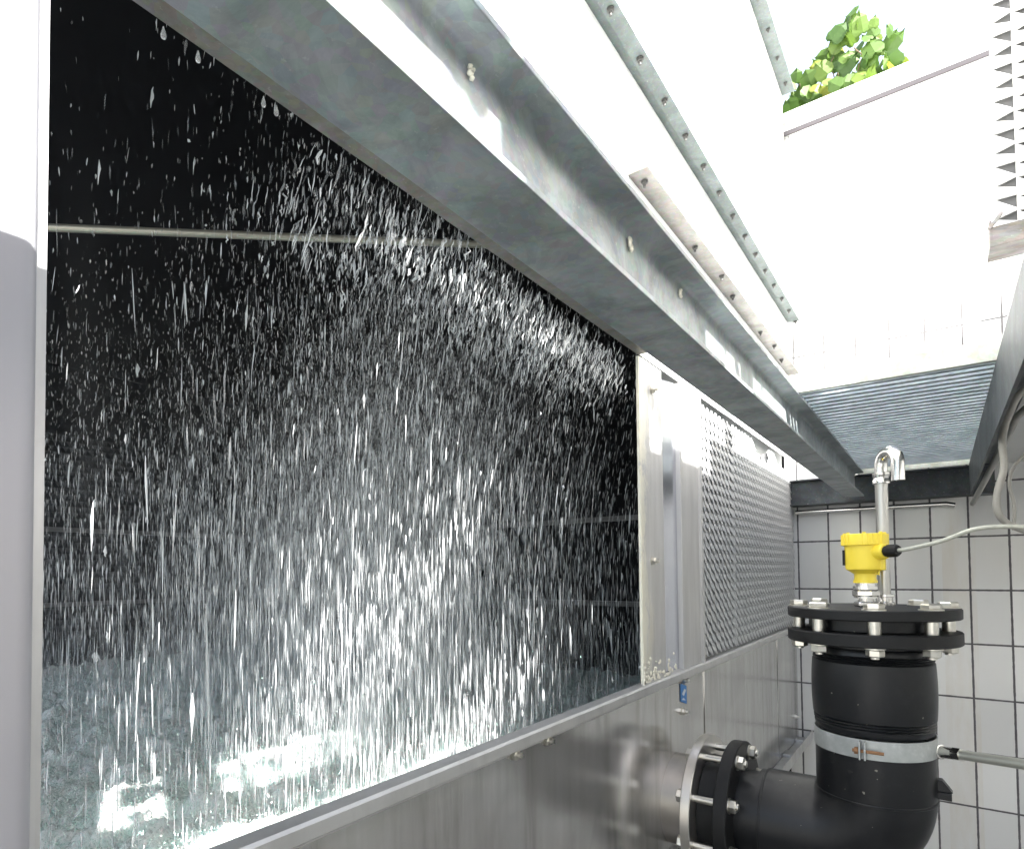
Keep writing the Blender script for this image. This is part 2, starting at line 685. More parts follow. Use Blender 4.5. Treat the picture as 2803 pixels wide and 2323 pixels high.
tw = thing('tiled_wall', (-0.37299, WY, -0.08455 - .19862 * 0), 'tall white tiled wall with dark joints behind the black pipe', 'wall')
tw['_L'] = (-0.37299, WY, .11407)
tw.location = (-0.37299, WY, .11407 + ZO)
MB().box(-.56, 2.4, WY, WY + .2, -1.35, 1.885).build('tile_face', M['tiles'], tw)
MB().box(-.56, .55, WY - .012, WY + .22, 1.945, 1.985).box(-.56, .55, WY - .004, WY + .2, 1.885, 1.905).build('coping', M['white_plastic'], tw, bevel=.002)
jm = MB().box(-.56, .20, WY - .010, WY - .004, 1.8851, 1.9045)
jm.build('coping_joint', m_plain('grey_sealant', (.055, .05, .055), .8), tw)
MB().box(-.56, .55, WY + .002, WY + .2, 1.905, 1.945).build('top_course', M['white_plastic'], tw)

sw = thing('side_wall', (1.45, 0, -1.35), 'pale rendered wall closing the right side of the narrow plant pit', 'wall')
MB().box(1.45, 1.6, -3.2, WY - .005, -1.35, 1.12).build('wall_face', m_plain('pale_render', (.72, .72, .70), .8, 0, .15, 4), sw)


pw = thing('sun_blocker', (.66, 1.5, .41), 'unseen walls and strips added at the right to cut the sun into patches', 'sun_blocker')  # added out of view: wall pieces and strips sized to shape the sunlight
MB().box(.60, .68, -3.0, -.47, .411, .60).box(.60, .68, -.47, -.29, .411, 1.070).box(.60, .68, .68, .72, .411, .80).box(.60, .68, .68, 1.24, .80, 1.0).box(.60, .68, 1.24, 2.88, .80, 1.30).box(.60, .68, 1.24, 1.30, .411, .80).box(.60, .68, 2.80, 2.88, .411, .80).build('blocker_walls', m_plain('blocker_render', (.62, .62, .60), .8, 0, .12, 5), pw)
MB().box(.625, .655, .012, .50, 1.004, 1.125).box(.625, .655, -.20, -.07, 1.130, 1.44).box(.626, .654, -.20, .02, 1.40, 1.44).box(.626, .654, -.005, .012, 1.004, 1.40).box(.625, .655, .42, .78, 1.130, 1.385).box(.626, .654, .78, 1.239, 1.130, 1.222).box(.63, .65, -.62, -.392, 1.275, 1.37).box(.63, .65, -.302, -.201, 1.275, 1.37).box(.61, .67, -.47, -.44, 1.0705, 1.274).box(.63, .65, .70, .78, 1.0, 1.130).build('blocker_strips', m_plain('grey_blocker', (.35, .33, .30), .8, 0, .2, 9), pw)

# ------------------------------------------------------------------ cooling tower housing
tower = thing('cooling_tower', (WX, 0, WATER), 'white sheet metal casing of the cooling tower with bolted flanges above the wide opening', 'cooling tower')
Y0, Y1 = -1.9, 2.85
CB = .4547                    # casing bottom
MB().box(WX - .002, WX, Y0, Y1, CB + .002, 2.75).box(WX - .038, WX - .0345, 1.335, Y1, .34, CB + .04).build('casing', M['casing'], tower)
MB().box(WX, WX + .036, Y0, 1.22, CB - .002, CB + .0015).box(WX + .033, WX + .036, Y0, 1.22, CB + .0015, CB + .03).build('drip_lip', M['strip'], tower, bevel=.0008)
MB().box(WX, -.457, 1.18, Y1 - .01, .818, .823).build('lower_flange', M['strip'], tower)
MB().prism([(WX, 1.050), (-.482, 1.046), (-.4535, 1.046), (-.4535, 1.05), (-.48, 1.051), (WX, 1.056)], Y0, Y1).build('middle_flange', M['galv_flange'], tower)
MB().box(WX, -.451, Y0, Y1, 2.037, 2.042).build('upper_flange', M['galv_flange'], tower)
# bolts under the flanges
bolt_me = MB().lathe([(.0075, 0), (.0075, -.0015)], (0, 0, 0), n=16).hexa((0, 0, -.0065), .006, .005).lathe([(.003, -.0065), (.003, -.013)], (0, 0, 0), n=10)
b0 = bolt_me.build('bolt', m_plain('dull_bolt', (.10, .10, .095), .6, .2, .3, 90), None, smooth=True)
b0.parent = tower
first = True


def put_bolt(x, y, z, parent, src, rot=0):
    global first
    if first:
        o = src
        first = False
    else:
        o = src.copy()
        col.objects.link(o)
    o.parent = parent
    o.location = Vector((x, y, z)) - Vector(parent['_L'])
    o.rotation_euler = (0, 0, rot)
    return o


for k in range(17):
    put_bolt(-.468, .62 + k * .139, 1.0455, tower, b0, k)
for k in range(13):
    put_bolt(-.474, 2.78 - k * .16, 2.0365, tower, b0, k * .7)
for y in (1.22, 1.55, 1.90, 2.25, 2.60):
    put_bolt(-.480, y, .8175, tower, b0, y * 9)
for y in (1.75, 2.42):
    put_bolt(-.470, y, .8175, tower, b0, y)

# inside of the tower
XF, YE = -4.0, 2.86
ins = MB()
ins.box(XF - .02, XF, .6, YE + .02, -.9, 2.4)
# unseen far and end sides opened up beyond the jamb to brighten the water
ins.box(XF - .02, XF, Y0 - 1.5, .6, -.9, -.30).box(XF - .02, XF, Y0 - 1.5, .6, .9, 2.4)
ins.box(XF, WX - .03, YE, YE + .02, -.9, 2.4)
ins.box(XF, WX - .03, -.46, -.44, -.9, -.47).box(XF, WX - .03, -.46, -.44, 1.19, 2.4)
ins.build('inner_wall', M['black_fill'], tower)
# black fill packs hanging over the rain space
fm = MB()
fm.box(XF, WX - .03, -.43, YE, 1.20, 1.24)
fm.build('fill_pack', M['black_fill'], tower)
roof = MB().box(XF - .02, WX - .012, Y0 - 1.5, YE + .02, 2.70, 2.74)
roof.build('roof_sheet', M['casing'], tower)
fr = MB()
for z in (.26, -.165):
    fr.box(XF + .002, XF + .03, Y0, YE - .002, z - .012, z + .012)
    fr.box(XF + .03, WX - .04, YE - .03, YE - .001, z - .012, z + .012)
fr.build('inner_frame', m_plain('wet_dark_frame', (.13, .13, .13), .4, 0, .3, 20), tower)
# scale-like inlet louvre seen on the far side
lv = MB()
for i in range(46):
    for j in range(34):
        y = .2 + i * .034 + (j % 2) * .017
        z = -.35 + j * .034
        if -.19 < z < -.14 or .23 < z < .28:
            continue
        lv.add([(XF + .002, y, z + .03), (XF + .002, y + .03, z + .03), (XF + .016, y + .015, z)], [(0, 1, 2)])
lv.build('inner_louvre', m_plain('dim_louvre', (.06, .063, .066), .5, 0, .2, 20), tower)
MB().tube([(-1.9, .155, .756), (-1.6, .49, .782), (-1.0, 1.16, .834), (-.70, 1.495, .860)], .0085, 14).build('brace_rod', m_plain('brace_steel', (.45, .43, .36), .3, .6), tower, smooth=True)

# ------------------------------------------------------------------ basin
basin = thing('water_basin', (WX, 0, -.72), 'stained stainless steel basin side with folded rim holding the green water', 'basin')
RZ = -.2365
YB = 2.885
MB().box(WX - .006, WX, -1.6, YB, -.73, RZ - .004).build('side_sheet', M['basin'], basin)
rim = [(WX - .016, RZ - .026), (WX - .016, RZ - .003), (WX - .012, RZ), (WX + .010, RZ), (WX + .0135, RZ - .003), (WX + .0135, RZ - .017), (WX + .0105, RZ - .0195), (WX + .0008, RZ - .0195), (WX + .0008, RZ - .026)]
MB().prism(rim, -1.6, YB).build('rim', m_steel('rim_steel', (.60, .60, .59), .5, .35), basin, smooth=True)
MB().prism([(WX + .0008, -.717), (WX + .045, -.717), (WX + .052, -.713), (WX + .052, -.675), (WX + .048, -.675), (WX + .048, -.711), (WX + .0008, -.711)], 1.2, YB + .05).box(WX + .0008, WX + .046, 2.55, 2.62, -.711, -.700).box(WX + .0008, WX + .046, 2.25, 2.3, -.711, -.700).box(WX + .0008, WX + .046, 2.8, 2.84, -.711, -.700).build('foot_channel', M['steel'], basin, bevel=.001)
for y in (1.62, 2.50):
    MB().box(WX + .0004, WX + .0022, y - .0022, y + .0022, -.70, RZ - .027).build('weld_seam', M['stainless_bright'], basin)
MB().add([(WX + .0016, 1.437, -.267), (WX + .0016, 1.480, -.279), (WX + .0016, 1.480, -.322), (WX + .0016, 1.437, -.309)], [(0, 1, 2, 3)]).build('sticker', M['blue'], basin, fixn=False)
MB().add([(WX + .0024, 1.445, -.293), (WX + .0024, 1.462, -.283), (WX + .0024, 1.474, -.288), (WX + .0024, 1.458, -.300)], [(0, 1, 2, 3)]).add([(WX + .0024, 1.442, -.306), (WX + .0024, 1.455, -.303), (WX + .0024, 1.470, -.312), (WX + .0024, 1.456, -.309)], [(0, 1, 2, 3)]).build('sticker_print', M['white_mark'], basin, fixn=False)
bb = MB().lathe([(.009, 0), (.009, .002)], (0, 0, 0), 'X', 18).hexa((.002, 0, 0), .008, .007, 'X').lathe([(.004, .009), (.004, .016)], (0, 0, 0), 'X', 12)
bn = bb.build('bolt', M['bolt'], None, smooth=True)
first = True
for (x, y, z) in ((WX, 1.447, -.334), (WX, 2.81, -.61), (WX, 1.455, -.262), (WX, .735, -.262), (WX, .825, -.262)):
    put_bolt(x, y, z, basin, bn)
# flow stub and steel flange on the side of the basin
PY, PZ = 1.40, -.52
MB().lathe([(.098, -.004), (.098, .068)], (WX, PY, PZ), 'X', 56).build('outlet_stub', m_steel('stub_steel', (.45, .42, .38), .38, .4), basin, smooth=True)
MB().lathe([(.099, -.010), (.148, -.010), (.1495, -.0085), (.1495, .0085), (.148, .010), (.099, .010)], (-.432, PY, PZ), 'X', 72, closed=True).build('steel_flange', m_steel('flange_steel', (.70, .67, .62), .30, .25), basin, smooth=True)

# ------------------------------------------------------------------ posts beside the opening
post = thing('steel_post', (WX, 1.221, RZ), 'limescaled stainless steel post between the wide opening and the scaly grey louvres', 'post')
PT = .452
MB().prism([(WX - .006, 1.221), (WX - .001, 1.221), (WX, 1.222), (WX, 1.351), (WX - .003, 1.354), (WX - .006, 1.354)], RZ, PT, 'Z').build('corroded_face', M['post'], post)
MB().prism([(WX - .034, 1.3545), (WX - .026, 1.3545), (WX - .020, 1.40), (WX - .008, 1.46), (WX - .034, 1.46)], RZ, PT, 'Z').build('groove', m_steel('mirror_steel', (.70, .71, .76), .2, .25), post, smooth=True)
MB().prism([(WX - .03, 1.4605), (WX + .002, 1.4605), (WX + .004, 1.463), (WX + .004, 1.588), (WX + .010, 1.592), (WX + .010, 1.606), (WX - .03, 1.606)], RZ, PT, 'Z').build('clean_face', M['post_clean'], post)
cm = MB()
for i in range(90):
    y = 1.20 + .2 * random.random() ** 2 + .02
    z = RZ + abs(random.gauss(0, .018))
    r = random.uniform(.002, .006)
    cm.lathe([(r * .3, 0), (r, .0012), (r * .6, .003)], (WX, y, z), 'X', 7)
tag(cm.build('lime_crust', M['glue_white'], post, smooth=True), kind='stuff')
bp_ = bn.copy()
col.objects.link(bp_)
bp_.parent = post
bp_.location = Vector((WX, 1.278, .02)) - Vector(post['_L'])
bp2 = bn.copy()
col.objects.link(bp2)
bp2.parent = post
bp2.location = Vector((WX, 1.29, .395)) - Vector(post['_L'])

pl = thing('steel_door_jamb', (WX, 0, -1.0), 'smooth rounded metal jamb standing at the left end of the opening', 'post')
# broad face with a rolled edge
prof = []
xr, yr, rr_ = -.48, .148, .012
for k in range(9):
    a = k / 8 * math.pi / 2
    prof.append((xr - rr_ + rr_ * math.cos(a), yr - rr_ + rr_ * math.sin(a)))
prof = [(xr, -.24)] + prof + [(WX + .0085, yr), (WX + .0085, -.24)]
MB().prism(prof, -1.0, .452, 'Z').build('rolled_face', m_plain('grey_coated_metal', (.36, .36, .385), .5, .1, .10, 3), pl, smooth=True)
MB().box(WX - .004, WX + .008, -.24, .1545, RZ + .0005, .452).build('edge_strip', m_steel('edge_steel', (.60, .60, .60), .45, .5), pl)
MB().box(WX + .0142, WX + .0195, -.24, .1500, -1.0, RZ + .0003).build('lower_strip', M['steel'], pl)

# ------------------------------------------------------------------ inlet louvres (scale pattern)
def scales(y0, y1, top, name, label):
    t = thing(name, (WX, y0, RZ), label, 'louvre panel', 'scaly inlet louvre panels right of the post')
    cw, rh = .0185, .0275
    ni = int((y1 - y0) / cw)
    V, Fq = [], []
    for i in range(ni):
        yc = y0 + (i + .5) * (y1 - y0) / ni
        for j in range(-1, 36):
            zc = RZ + .006 + j * rh + (i % 2) * .3 * rh + .001 * math.sin(i * .9)
            if zc + rh > top(yc) or zc < RZ - .004:
                continue
            w = cw * .50
            # one scale: a bowed vane, tucked at the top, standing out and pointed at the bottom
            rows = [(1.30, .30, -.002), (.85, .52, .001), (.45, .52, .0035), (.15, .36, .0060), (-.02, .05, .0075)]
            o = len(V)
            for (hz, hw, out) in rows:
                for q in (-1, 0, 1):
                    V.append((WX - .006 + out + (.0032 if q == 0 else 0), yc + q * hw * cw, zc + hz * rh))
            for a in range(4):
                for q in range(2):
                    b = o + a * 3 + q
                    Fq.append((b, b + 1, b + 4, b + 3))
    np_mesh('vanes', V, Fq, M_scale, origin=(WX, y0, RZ), parent=t, smooth=False)
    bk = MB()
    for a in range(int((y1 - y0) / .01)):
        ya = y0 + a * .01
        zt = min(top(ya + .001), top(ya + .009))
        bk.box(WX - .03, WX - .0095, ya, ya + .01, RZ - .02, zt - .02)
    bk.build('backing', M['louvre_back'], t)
    return t


M_scale = m_plain('grey_plastic_vane', (.42, .43, .435), .42, 0, .10, 60)
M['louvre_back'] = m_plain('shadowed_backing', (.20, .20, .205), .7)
scales(1.608, 1.940, lambda y: .449, 'air_louvre', 'scaly grey louvre panel directly beside the steel post')
scales(1.943, 2.476, lambda y: .449 if y < 2.235 else (.398 if y < 2.44 else .449), 'air_louvre', 'middle scaly grey louvre panel with a stepped notch in its top edge')
scales(2.479, 2.875, lambda y: .449 if y < 2.58 else .405, 'air_louvre', 'scaly grey louvre panel nearest the tiled wall')

# ------------------------------------------------------------------ beams
def ibeam(xa, xb, z0, z1, y0, y1, tf=.006, twb=.005):
    xc = (xa + xb) / 2
    r = .007
    P = [(xa, z0), (xb, z0), (xb, z0 + tf)]
    for k in range(6):
        a = math.pi / 2 * k / 5
        P.append((xc + twb / 2 + r - r * math.sin(a), z0 + tf + r - r * math.cos(a)))
    for k in range(6):
        a = math.pi / 2 * k / 5
        P.append((xc + twb / 2 + r - r * math.cos(a), z1 - tf - r + r * math.sin(a)))
    P += [(xb, z1 - tf), (xb, z1), (xa, z1), (xa, z1 - tf)]
    for k in range(6):
        a = math.pi / 2 * k / 5
        P.append((xc - twb / 2 - r + r * math.sin(a), z1 - tf - r + r * math.cos(a)))
    for k in range(6):
        a = math.pi / 2 * k / 5
        P.append((xc - twb / 2 - r + r * math.cos(a), z0 + tf + r - r * math.sin(a)))
    P += [(xa, z0 + tf)]
    return MB().prism(P, y0, y1)


BZ0, BZ1 = .281, .378
BL = thing('steel_beam', (-.2665, 0, BZ0), 'long galvanised steel I-beam running diagonally in front of the wet opening', 'beam')
ibeam(-.2985, -.235, BZ0, BZ1, -1.6, 2.80).build('beam_profile', M['galv'], BL, smooth=True, bevel=.0008)
BR = thing('steel_beam', (.13, 0, .258), 'dark steel beam at the right edge carrying the grating', 'beam')
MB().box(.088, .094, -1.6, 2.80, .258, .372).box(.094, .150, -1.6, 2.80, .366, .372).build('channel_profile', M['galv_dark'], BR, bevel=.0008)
BC = thing('cross_beam', (0, 2.85, .262), 'dark cross beam fixed along the tiled wall under the grating', 'beam')
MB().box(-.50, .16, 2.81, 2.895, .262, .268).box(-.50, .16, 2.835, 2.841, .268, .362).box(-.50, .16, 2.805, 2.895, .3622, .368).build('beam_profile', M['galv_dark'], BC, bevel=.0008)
tag(MB().tube([(-.49, 2.872, .238), (.02, 2.872, .238), (.045, 2.876, .232)], .0095, 18).build('pipe_rail', M['stainless_bright'], None, origin=(-.2, 2.872, .238), smooth=True), 'thin bright pipe running along the top of the shaded white tiles', 'pipe')

# dried lime lumps on the beam
for (y, z, s_) in ((.62, .352, .007), (.78, .357, .005), (.34, .358, .004)):
    lm = MB()
    for k in range(9):
        a = random.uniform(-1, 1)
        lm.lathe([(s_ * .2, 0), (s_ * .5, .002), (s_ * .2, .004)], (-.2632, y + a * s_ * .5, z + random.uniform(-1, 1) * s_), 'X', 7)
    lm.build('lime_lump', M['glue_white'], BL, smooth=True)

# ------------------------------------------------------------------ gratings
def grating(x0, x1, y0, y1, z0, label, pitch=.0111, cross=.033, depth=.026, wid=.003):
    t = thing('walkway_grating', ((x0 + x1) / 2, (y0 + y1) / 2, z0), label, 'grating')
    m = MB()
    n = int((y1 - y0 - .012) / pitch)
    for k in range(n):
        y = y0 + .008 + k * pitch
        m.box(x0 + .003, x1 - .003, y, y + wid, z0 + .028 - depth, z0 + .028)
    m.build('bearing_bars', M['grate'], t)
    m = MB()
    k = 0
    while x0 + .01 + k * cross < x1 - .01:
        x = x0 + .01 + k * cross
        m.box(x, x + .002, y0 + .004, y1 - .004, z0 + .0285, z0 + .032)
        k += 1
    m.build('cross_bars', M['grate'], t)
    f = MB().box(x0, x1, y0 - .004, y0 + .002, z0 - .002, z0 + .034).box(x0, x1, y0 - .0038, y0 + .010, z0 - .004, z0 - .002)
    f.box(x0, x1, y1 - .002, y1 + .002, z0, z0 + .034).box(x0, x0 + .003, y0 + .002, y1 - .002, z0, z0 + .034).box(x1 - .003, x1, y0 + .002, y1 - .002, z0, z0 + .034)
    f.build('frame', M['galv_frame'], t)
    return t


grating(-.262, .105, 1.45, 2.885, .381, 'ribbed steel grating overhead with pale edge frame above the curved steel vent pipe', pitch=.036, cross=.12, depth=.015, wid=.017)
wk = thing('walkway_slab', (.8, .7, .376), 'pale walkway slab to the right of the dark beam', 'walkway')
MB().box(.112, .72, -3.2, WY - .001, .376, .41).build('slab', m_plain('pale_slab', (.70, .70, .68), .7, 0, .1, 5), wk)
MB().box(.094, .1119, -3.2, 2.80, .3725, .40).build('slab_edge', M['galv_frame'], wk)

# ------------------------------------------------------------------ conduit and cables at the right
tag(MB().tube([(.180, 1.72, .366), (.150, 1.90, .352), (.112, 2.35, .262), (.100, 2.60, .238), (.096, 2.86, .232)], .008, 14).build('conduit', M['conduit'], None, origin=(.096, 2.86, .232), smooth=True), 'straight grey conduit slanting up below the dark right beam', 'conduit')


def spline(pts, n=10):
    P = [Vector(p) for p in pts]
    P = [P[0] * 2 - P[1]] + P + [P[-1] * 2 - P[-2]]
    out = []
    for i in range(1, len(P) - 2):
        for k in range(n):
            t = k / n
            a, b, c, d = P[i - 1], P[i], P[i + 1], P[i + 2]
            out.append(.5 * ((2 * b) + (c - a) * t + (2 * a - 5 * b + 4 * c - d) * t * t + (3 * b - a - 3 * c + d) * t ** 3))
    out.append(P[-2])
    return out


tag(MB().tube(spline([(0.2125, 1.6250, 0.3875), (0.1406, 1.6250, 0.3531), (0.1175, 1.6250, 0.3081), (0.1050, 1.6187, 0.2600), (0.1056, 1.6125, 0.2000), (0.0944, 1.6125, 0.1512), (0.0938, 1.6125, 0.1119), (0.1119, 1.6250, 0.0856), (0.1625, 1.6250, 0.0594)]), .0066, 12).build('cable', M['cable'], None, origin=(.094, 1.62, .11), smooth=True), 'thick grey cable hanging in a loop beside the dark right beam', 'cable')
tag(MB().tube(spline([(0.2125, 1.6500, 0.2937), (0.1625, 1.6500, 0.2500), (0.1250, 1.6500, 0.2063), (0.1156, 1.6500, 0.1688), (0.1219, 1.6500, 0.1250), (0.1200, 1.6500, 0.0750)]), .0032, 10).build('cable', M['cable'], None, origin=(.12, 1.65, .075), smooth=True), 'thin grey cable hanging straight beside the thick looped cable', 'cable')

# ------------------------------------------------------------------ flanged black pipe
PX = -.113
pipe = thing('flanged_pipe', (PX, PY, -.62), 'black plastic elbow pipe with bolted flanges joining the basin side', 'pipe')
# path of elbow: vertical then bend to -X
path = [(PX, PY, -.33), (PX, PY, -.42)]
for k in range(1, 15):
    a = k / 15 * math.pi / 2
    path.append((PX - .10 + .10 * math.cos(a), PY, -.42 - .10 * math.sin(a)))
path += [(PX - .10, PY, -.52), (-.305, PY, -.52)]
MB().tube(path, .0985, 64).build('elbow', M['pipe'], pipe, smooth=True)
MB().lathe([(.0995, -.001), (.1003, 0), (.1003, .0025), (.0995, .0035)], (PX, PY, -.428), 'Z', 64).lathe([(.0985, 0), (.0995, .001), (.0995, .004), (.0985, .005)], (-.305, PY, PZ), 'X', 64).build('weld_line', M['pipe'], pipe, smooth=True)
MB().lathe([(.0885, 0), (.0885, .062)], (-.366, PY, PZ), 'X', 64).lathe([(.0955, .05), (.0955, .062)], (-.366, PY, PZ), 'X', 64).build('side_pipe', M['pipe'], pipe, smooth=True)
# electrofusion coupler, slightly barrel shaped with grooves at both ends
cp = []
z0c, z1c = -.306, -.150
for k in range(61):
    f = k / 60
    r = .0965 + .0065 * math.sin(math.pi * f) ** .6
    for gz in (.09, .12, .15, .85, .88, .91):
        if abs(f - gz) < .009:
            r -= .0030
    cp.append((r, z0c + (z1c - z0c) * f))
cp = [(.090, z0c)] + cp + [(.090, z1c)]
MB().lathe(cp, (PX, PY, 0), 'Z', 72).build('coupler', M['pipe'], pipe, smooth=True)
lug = MB().box(PX + .095, PX + .118, PY - .015, PY + .015, -.418, -.405).prism([(PX + .094, -.405), (PX + .12, -.405), (PX + .105, -.385), (PX + .094, -.385)], PY - .01, PY + .01)
lug.build('coupler_lug', M['pipe'], pipe, bevel=.001)


def disc(c, r, th, ax, mat, name, n=72, label=None):
    b = .0018
    return MB().lathe([(r - b, 0), (r, b), (r, th - b), (r - b, th)], c, ax, n).build(name, mat, pipe, smooth=True, label=label)


disc((PX, PY, -.0935), .1425, .019, 'Z', M['rubber'], 'blind_flange')
disc((PX, PY, -.1400), .1430, .023, 'Z', M['rubber'], 'backing_flange')
disc((PX, PY, -.1170), .1050, .0234, 'Z', M['pipe'], 'stub_end')
disc((PX, PY, -.1505), .0935, .0103, 'Z', M['pipe'], 'stub_neck')
disc((-.378, PY, PZ), .1460, .026, 'X', M['rubber'], 'side_flange', label='upright black flange facing the basin side')
disc((-.4215, PY, PZ), .1080, .0432, 'X', M['rubber'], 'side_gasket')
# flange bolts
ang0 = math.atan2(-1.0, .13)
vb = MB().lathe([(.0190, -.0745), (.0190, -.0725)], (0, 0, 0), 'Z', 24).hexa((0, 0, -.0725), .0165, .0095).lathe([(.0075, -.14), (.0075, -.075)], (0, 0, 0), 'Z', 16)
vb.lathe([(.0165, -.143), (.0165, -.1402)], (0, 0, 0), 'Z', 24).hexa((0, 0, -.156), .0145, .013).lathe([(.0070, -.160), (.0070, -.156)], (0, 0, 0), 'Z', 14)
vb.lathe([(.0105, -.1168), (.0105, -.0937)], (0, 0, 0), 'Z', 16)
vbo = vb.build('flange_bolt', M['bolt'], None, smooth=True)
first = True
for k in range(8):
    a = ang0 + k * math.pi / 4
    put_bolt(PX + .122 * math.cos(a), PY + .122 * math.sin(a), 0, pipe, vbo, k * .37)
hb = MB().lathe([(.0155, -.3520), (.0155, -.3495)], (0, 0, 0), 'X', 24).hexa((-.3495, 0, 0), .0140, .0125, 'X').lathe([(.0075, -.442), (.0075, -.337)], (0, 0, 0), 'X', 16).lathe([(.0070, -.337), (.0070, -.333)], (0, 0, 0), 'X', 16)
hb.hexa((-.4565, 0, 0), .0140, .0125, 'X').lathe([(.0155, -.444), (.0155, -.442)], (0, 0, 0), 'X', 24)
hbo = hb.build('side_bolt', M['bolt'], None, smooth=True)
first = True
for k in range(8):
    a = math.pi / 8 + k * math.pi / 4
    o = put_bolt(0, PY + .125 * math.cos(a), PZ + .125 * math.sin(a), pipe, hbo)
    o.rotation_euler = (k * .31, 0, 0)

# clamp with threaded rod
clamp = thing('pipe_clamp', (PX, PY, -.345), 'wide galvanised clamp band around the black pipe with a rod going right', 'clamp')
MB().lathe([(.0985, 0), (.1005, 0), (.1005, .034), (.0985, .034)], (PX, PY, -.343), 'Z', 72, closed=True).build('band', M['band'], clamp, smooth=True)
fx, fy = PX - .002, PY - .1005
MB().box(fx - .012, fx - .009, fy - .016, fy + .004, -.342, -.310).box(fx - .004, fx - .001, fy - .016, fy + .004, -.342, -.310).build('clamp_ears', M['band'], clamp, bevel=.0008)
MB().tube([(fx - .022, fy - .009, -.327), (fx + .026, fy - .009, -.327)], .003, 10).hexa((fx - .019, fy - .009, -.327), .0065, .006, 'X').build('clamp_bolt', M['rust'], clamp, smooth=True)
RA, RB = Vector((-.016, 1.395, -.334)), Vector((.24, 1.20, -.292))
d_ = (RB - RA).normalized()
MB().tube([RA, RA + d_ * .010, RA + d_ * .011, RA + d_ * .032], [.013, .013, .0105, .0105], 20).tube([RA + d_ * .0325, RA + d_ * .046], .0115, 6).build('rod_socket', M['stainless_bright'], clamp, smooth=True)
MB().tube([RA + d_ * .04, RB], .0085, 18).build('support_rod', m_plain('zinc_tube', (.50, .50, .44), .35, .6, .15, 20), clamp, smooth=True)

# ------------------------------------------------------------------ level sensor
sx, sy = -.119, 1.40
sen = thing('level_sensor', (sx, sy, -.072), 'bright yellow level sensor with ribbed cap on the black blind flange', 'sensor')
MB().hexa((sx, sy, -.0745), .0210, .010).lathe([(.0125, -.066), (.0125, -.058), (.020, -.0575), (.020, -.055)], (sx, sy, 0), 'Z', 32).hexa((sx, sy, -.0548), .0230, .0135).lathe([(.0215, -.041), (.0215, -.0345), (.017, -.0345), (.017, -.028)], (sx, sy, 0), 'Z', 32).build('steel_nut', M['stainless_bright'], sen, smooth=True)
MB().lathe([(.0205, -.0285), (.0205, -.0245), (.0185, -.020), (.0190, -.011), (.0285, -.004), (.0325, -.002), (.0335, .004), (.0340, .044)], (sx, sy, 0), 'Z', 44).build('housing', M['yellow'], sen, smooth=True)
cp_ = MB().lathe([(.0375, .0440), (.0385, .0450), (.0385, .0645), (.0370, .0665)], (sx, sy, 0), 'Z', 48)
for k in range(28):
    if k % 7 in (5, 6):
        continue
    a = 2 * math.pi * k / 28
    cp_.tube([(sx + .0385 * math.cos(a), sy + .0385 * math.sin(a), .0455), (sx + .0385 * math.cos(a), sy + .0385 * math.sin(a), .0655)], .0015, 6)
for k in range(7):
    a = 2 * math.pi * k / 7 + .3
    cp_.tube([(sx + .034 * math.cos(a), sy + .034 * math.sin(a), .0655), (sx + .034 * math.cos(a), sy + .034 * math.sin(a), .0695)], .0030, 8)
cp_.build('cap', M['yellow'], sen, smooth=True)
ga = Vector((.050, -.040, .002)).normalized()
G0 = Vector((sx, sy, .030))
MB().tube([G0 + ga * .012, G0 + ga * .046, G0 + ga * .047], [.0175, .0145, .0125], 28).box(sx + .014, sx + .0345, sy - .020, sy + .004, -.004, .020).build('gland_boss', M['yellow'], sen, smooth=True, bevel=.002)
MB().tube([G0 + ga * .0465, G0 + ga * .052, G0 + ga * .0525, G0 + ga * .066, G0 + ga * .072, G0 + ga * .073], [.0105, .0105, .0125, .0125, .0095, .0062], 10).build('cable_gland', M['rubber'], sen, smooth=True)
MB().box(sx - .0365, sx - .0325, sy - .012, sy + .012, .006, .036).build('vent_plate', M['rubber'], sen)
MB().tube([(sx + .018, sy - .016, -.010), (sx + .024, sy - .020, -.012), (sx + .024, sy - .020, -.006)], .0016, 8).build('earth_pin', M['yellow'], sen, smooth=True)
ge = G0 + ga * .070
tag(MB().tube(spline([ge, ge + ga * .02 + Vector((0, 0, .001)), (.000, 1.335, .046), (.045, 1.33, .064), (.085, 1.33, .067), (.13, 1.33, .060), (.22, 1.34, .035)], 12), .0037, 12).build('sensor_cable', m_plain('braided_cable', (.42, .42, .36), .45, .1, .35, 160), None, origin=tuple(ge), smooth=True), 'pale cable curving from the black gland of the yellow sensor to the right', 'cable')

# ------------------------------------------------------------------ vent pipe with gooseneck
vx, vy = -.0925, 1.458
vent = thing('vent_pipe', (vx, vy, -.0745), 'thin upright stainless vent pipe with a hooked top behind the yellow sensor', 'pipe')
MB().lathe([(.0185, -.0745), (.0185, -.068), (.0145, -.067), (.0145, -.058), (.0175, -.057), (.0175, -.052), (.0125, -.051)], (vx, vy, 0), 'Z', 28).build('base_fitting', M['stainless_bright'], vent, smooth=True)
MB().tube([(vx, vy, -.052), (vx, vy, .186)], .0112, 28).build('riser', m_steel('dull_pipe_steel', (.50, .49, .46), .24, .3), vent, smooth=True)
MB().lathe([(.0125, .168), (.0150, .169), (.0150, .176), (.0135, .178), (.0135, .182), (.0150, .184), (.0150, .190), (.0125, .191)], (vx, vy, 0), 'Z', 28).build('coupling', M['stainless_bright'], vent, smooth=True)
hd = Vector((.60, -.80, 0)).normalized()
hp = [Vector((vx, vy, .185)), Vector((vx, vy, .200))]
rb_ = .0250
for k in range(1, 17):
    a = math.pi * k / 16
    hp.append(Vector((vx, vy, .204)) + hd * (rb_ - rb_ * math.cos(a)) + Vector((0, 0, rb_ * math.sin(a))))
